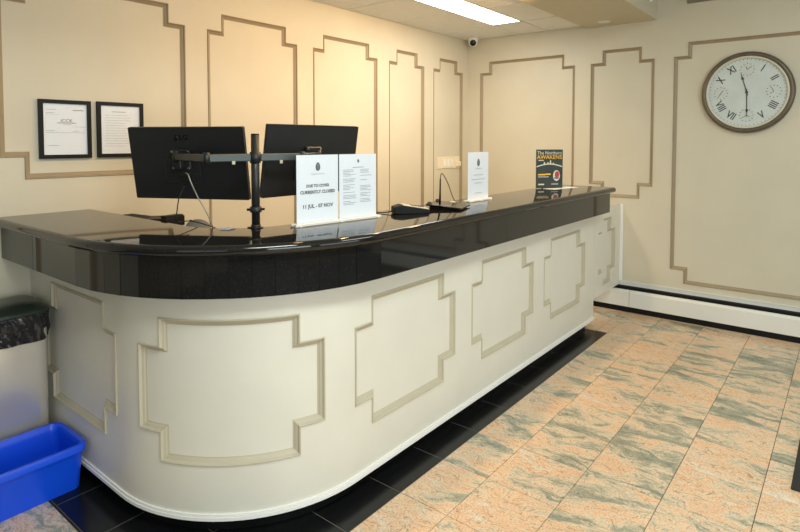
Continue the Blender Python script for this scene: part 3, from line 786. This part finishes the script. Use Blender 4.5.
bmesh.ops.bisect_plane(bm, geom=bm.verts[:]+bm.edges[:]+bm.faces[:], plane_co=(0, 0, 0), plane_no=(0, 0, -1), clear_outer=True)
bmesh.ops.holes_fill(bm, edges=[e for e in bm.edges if e.is_boundary])
for v in bm.verts: v.co = Vector((v.co.x*.034, v.co.y*.058, v.co.z*.046))
link('shell', bm_mesh('shell', bm), 'greyfab', ms, True)
lathe('scroll_wheel', [(0, -.003), (.007, -.003), (.008, 0), (.007, .003), (0, .003)], 'black', ms, 14, Matrix.Translation((0, .03, .036))@Matrix.Rotation(PI/2, 4, 'Y'))

# ------------------------------------------------------------------ wall items
def frame(name, label, x0, x1, z0, z1, kind):
    f = thing(name, label, 'picture frame', ((x0+x1)/2, YW+REC, z0))
    w_, h_ = (x1-x0), (z1-z0); b = .019
    bm = bmesh.new()
    for lo, hi in (((-w_/2, -.018, 0), (w_/2, -.001, b)), ((-w_/2, -.018, h_-b), (w_/2, -.001, h_)), ((-w_/2, -.018, b), (-w_/2+b, -.001, h_-b)), ((w_/2-b, -.018, b), (w_/2, -.001, h_-b))): boxbm(lo, hi, .0015, 1, bm) if False else boxbm(lo, hi, bm=bm)
    link('frame', bm_mesh('frame', bm), 'black', f)
    pg = box('page', (-w_/2+b, -.009, b), (w_/2-b, -.006, h_-b), 'paper', f)
    box('glass', (-w_/2+b, -.012, b), (w_/2-b, -.011, h_-b), 'acrylic', f)
    tx = lambda x, z: Matrix.Translation((x, -.0094, z))@Matrix.Rotation(PI/2, 4, 'X')
    iw = w_/2-b
    bm = bmesh.new(); rr = random.Random(11+kind)
    def ln(x0, x1, z, t=.002): boxbm((x0, -.0098, z), (x1, -.0092, z+t), bm=bm)
    if kind == 0:
        text('lettering', 'ICCK', .024, 'ink', pg, tx(.005, h_*.645))
        ln(-.085, -.04, h_*.83); ln(.035, .085, h_*.82, .005); ln(-.085, -.05, h_*.775); ln(-.085, -.03, h_*.75, .0012)
        ln(-.038, .048, h_*.60, .004); ln(-.01, .028, h_*.575); ln(.03, .095, h_*.54, .0014); ln(-.09, -.05, h_*.47); ln(-.09, .09, h_*.44, .0014); ln(.035, .06, h_*.465)
        ln(-.08, -.03, h_*.22)
    else:
        ln(-.045, .03, h_*.82, .0035)
        z = h_*.76
        while z > h_*.18:
            ln(-.08, -.08+.155*rr.uniform(.6, 1), z, .0014); z -= .0135
    link('printed_lines', bm_mesh('printed_lines', bm), 'inkpale', pg)
frame('document_frame', 'black framed white document on wall, left of the pair', 1.037, 1.276, 1.333, 1.622, 0)
frame('document_frame', 'black framed white document on wall, partly hidden behind the monitor', 1.306, 1.549, 1.334, 1.624, 1)

# switch plates
sw = thing('switch_plate', 'row of ivory wall switch plates beside the white sign', 'wall switch', (4.565, YW+REC, 1.16))
box('plate', (-.192, -.007, -.004), (-.102, -.001, .108), 'ivory', sw, .002, 1)
box('plate', (-.098, -.007, -.002), (.088, -.001, .110), 'ivory', sw, .002, 1)
box('plate', (.092, -.009, -.004), (.19, -.001, .110), 'ivory', sw, .002, 1)
for x in (-.068, -.005, .058): box('rocker', (x-.017, -.010, .022), (x+.017, -.007, .086), 'trimwhite', sw, .001, 1)
box('key_box', (.12, -.030, .012), (.185, -.009, .060), 'ivory', sw, .004, 1)

# dome camera
dc = thing('security_camera', 'white turret security camera on ceiling in the room corner', 'security camera', (4.765, 2.92, ZC))
lathe('base', [(0, 0), (.050, 0), (.052, -.012), (.046, -.026), (.034, -.034), (0, -.034)], 'white', dc, 28)
lathe('ball', [(0.0, -.045), (.020, -.041), (.035, -.029), (.045, -.010), (.046, .004), (.042, .02), (.02, .04), (0, .045)], 'white', dc, 24, Matrix.Translation((0, 0, -.040)))
look = Vector((-.80, -.5, -.33)).normalized(); q = look.to_track_quat('Z', 'Y').to_matrix().to_4x4()
lathe('lens_ring', [(0, .052), (.018, .052), (.026, .046), (.030, .036)], 'blackgloss', dc, 20, Matrix.Translation((0, 0, -.042))@q, cap=False)
lathe('lens', [(0, .0555), (.008, .054), (.011, .052)], 'logo', dc, 14, Matrix.Translation((0, 0, -.042))@q, cap=False)

# wall clock
ck = thing('wall_clock', 'large round bronze rimmed wall clock with roman numerals', 'clock', (XW+REC, .6355, 1.78))
MC = Matrix(((0, 0, -1, 0), (-1, 0, 0, 0), (0, 1, 0, 0), (0, 0, 0, 1)))     # local x -> -Y (right in view), y -> Z, z -> out of the wall (-X)
lathe('rim', [(.262, .020), (.266, .040), (.274, .048), (.288, .047), (.296, .036), (.300, .020), (.298, .001), (.262, .001)], 'clockrim', ck, 64, MC, cap=False)
lathe('inner_ring', [(.248, .020), (.250, .036), (.257, .043), (.265, .042), (.267, .030), (.266, .020)], 'clockring', ck, 64, MC, cap=False)
dial = prism('dial', [(.262*math.cos(2*PI*k/64), .262*math.sin(2*PI*k/64)) for k in range(64)], .002, .022, 'clockface', ck, MC)
for hnum, s in ((1, 'I'), (2, 'II'), (4, 'IIII'), (5, 'V'), (7, 'VII'), (8, 'VIII'), (10, 'X'), (11, 'XI')):
    a = -2*PI*hnum/12; p = Vector((-math.sin(a)*.196, math.cos(a)*.196))
    flip = 0 if hnum in (1, 2, 10, 11) else PI
    text('numeral', s, .075, 'ink', dial, MC@Matrix.Translation((p.x, p.y, .0226))@Matrix.Rotation(a+flip, 4, 'Z')@Matrix.Diagonal((.72, 1, 1, 1)), ext=.0004, bold=.0016)
for k, (dx, dy) in enumerate(((0, .168), (.168, 0), (0, -.168), (-.168, 0))):
    g_ = prism('subdial', [(dx+.050*math.cos(2*PI*j/32), dy+.050*math.sin(2*PI*j/32)) for j in range(32)], .0222, .0228, 'clockdial', ck, MC)
    bm = bmesh.new()
    for j in range(12):
        a = 2*PI*j/12; v = Vector((math.cos(a), math.sin(a)))
        me_ = boxbm((.040, -.0022, .0228), (.048, .0022, .0233), bm=None); me_.transform(Matrix.Translation((dx, dy, 0))@Matrix.Rotation(a, 4, 'Z'))
        tmp = bpy.data.meshes.new('t'); me_.to_mesh(tmp); me_.free(); bm.from_mesh(tmp); bpy.data.meshes.remove(tmp)
    me = bm_mesh('tick_marks', bm); me.transform(MC); link('tick_marks', me, 'ink', g_)
    for a, L_ in (((-.9, .5, 2.2, 2.6)[k], .036), ((.4, 2.2, -2.0, -.6)[k], .026)):
        b_ = boxbm((0, -.0018, .0232), (L_, .0018, .0240)); b_.transform(MC@Matrix.Translation((dx, dy, 0))@Matrix.Rotation(a+PI/2, 4, 'Z'))
        link('subdial_hand', bm_mesh('subdial_hand', b_), 'ink', g_)
bm = bmesh.new()
for j in range(60):
    a = 2*PI*j/60
    me_ = boxbm((.236, -.0012, .0222), (.246, .0012, .0227)); me_.transform(Matrix.Rotation(a, 4, 'Z'))
    tmp = bpy.data.meshes.new('t'); me_.to_mesh(tmp); me_.free(); bm.from_mesh(tmp); bpy.data.meshes.remove(tmp)
me = bm_mesh('minute_track', bm); me.transform(MC); link('minute_track', me, 'ink', dial)
def hand(name, deg, L_, w_, spade):
    pol = [(-w_, -.025), (w_, -.025), (w_*.8, spade-.012), (w_*2.6, spade), (w_*.8, spade+.014), (.0006, L_), (-.0006, L_), (-w_*.8, spade+.014), (-w_*2.6, spade), (-w_*.8, spade-.012)]
    prism(name, pol, .026, .0275, 'blackgloss', ck, MC@Matrix.Rotation(-math.radians(deg), 4, 'Z'))
hand('hour_hand', 345, .150, .0034, .105)
hand('minute_hand', 178.5, .185, .0034, .132)
lathe('hand_pin', [(0, .031), (.009, .030), (.010, .0255)], 'blackgloss', ck, 16, MC, cap=False)
lathe('glass_cover', [(.250, .0345), (.15, .0362), (.05, .0368), (0.0, .037)], 'acrylic', ck, 48, MC, cap=False)

# ------------------------------------------------------------------ bins and mat
tb = thing('trash_can', 'tall stainless steel trash can with dark lid and black liner', 'trash can', (.757, 2.872, 0))
wX, wY = .395, .262
def rr_loft(name, secs, m, parent, n=6, cap0=True, cap1=True, smooth=True):
    V = []; F = []; rings = [[(x, y, z) for x, y in rrect(w_, d_, r, n)] for (w_, d_, r, z) in secs]; k = len(rings[0])
    for R_ in rings: V += R_
    for i in range(len(rings)-1):
        for j in range(k): F.append((i*k+j, i*k+(j+1) % k, (i+1)*k+(j+1) % k, (i+1)*k+j))
    if cap0: F.append(tuple(range(k)))
    if cap1: F.append(tuple(range((len(rings)-1)*k, len(rings)*k)))
    o = link(name, meshof(name, V, F), m, parent, smooth)
    if smooth: o.data.set_sharp_from_angle(angle=math.radians(35))
    return o
rr_loft('steel_body', [(wX-.01, wY-.01, .05, .001), (wX, wY, .052, .02), (wX, wY, .052, .60)], 'steel', tb)
rr_loft('lid', [(wX+.020, wY+.026, .06, .674), (wX+.026, wY+.034, .06, .678), (wX+.026, wY+.034, .06, .686), (wX+.014, wY+.022, .06, .696), (wX-.05, wY-.05, .05, .712), (wX-.16, wY-.14, .03, .718)], 'lid', tb)
# crumpled liner hanging below the lid
V = []; F = []; rr = random.Random(9); base = rrect(wX+.014, wY+.014, .056, 1)
P2 = []
for a, b in zip(base, base[1:]+base[:1]):
    a = Vector(a); b = Vector(b); q = max(1, int((b-a).length/.009))
    for t in range(q): P2.append(a+(b-a)*t/q)
k = len(P2); NZ = 14
from mathutils import noise
for j in range(NZ):
    t = j/(NZ-1); z = .682-.126*t
    for i, p in enumerate(P2):
        d = p.normalized()
        q = Vector((p.x*13, p.y*13, z*15))+Vector((0, 0, p.x*22))
        wob = .003*math.sin(PI*min(1, t*1.2))+.022*abs(noise.noise(q))*(.3+.7*t)+.006*abs(noise.noise(q*2.6))
        zz = z+(.012*noise.noise(Vector((p.x*14, p.y*14, 3))) if j == NZ-1 else 0)
        V.append((p.x+d.x*wob, p.y+d.y*wob, zz))
for j in range(NZ-1):
    for i in range(k): F.append((j*k+i, j*k+(i+1) % k, (j+1)*k+(i+1) % k, (j+1)*k+i))
link('bin_liner', meshof('bin_liner', V, F), 'bag', tb, False)

bb = thing('recycling_bin', 'open bright blue plastic recycling bin on the floor beside counter', 'bin', (.735, 2.545, 0))
wa, da = .43, .205           # bottom
wb, db = .462, .292          # rim
HB = .196
# tapered shell with walls, rolled rim
secs = [(wa, da, .03, .001), (wa+(wb-.02-wa)*.9, da+(db-.02-da)*.9, .034, HB-.035), (wb-.022, db-.022, .036, HB-.030), (wb, db, .042, HB-.028), (wb, db, .042, HB-.006), (wb-.006, db-.006, .040, HB), (wb-.030, db-.030, .034, HB), (wb-.038, db-.038, .032, HB-.006), (wb-.044, db-.044, .030, HB-.03), (wa-.012, da-.012, .026, .008)]
rr_loft('tub', secs, 'bluebin', bb)
mt = link('floor_mat', bm_mesh('floor_mat', boxbm((2.752, -1.05, .0005), (4.2, .167, .010), .003, 1)), 'rubber'); tag(mt, 'black rubber floor mat lying on the granite tiles at right edge', 'mat')
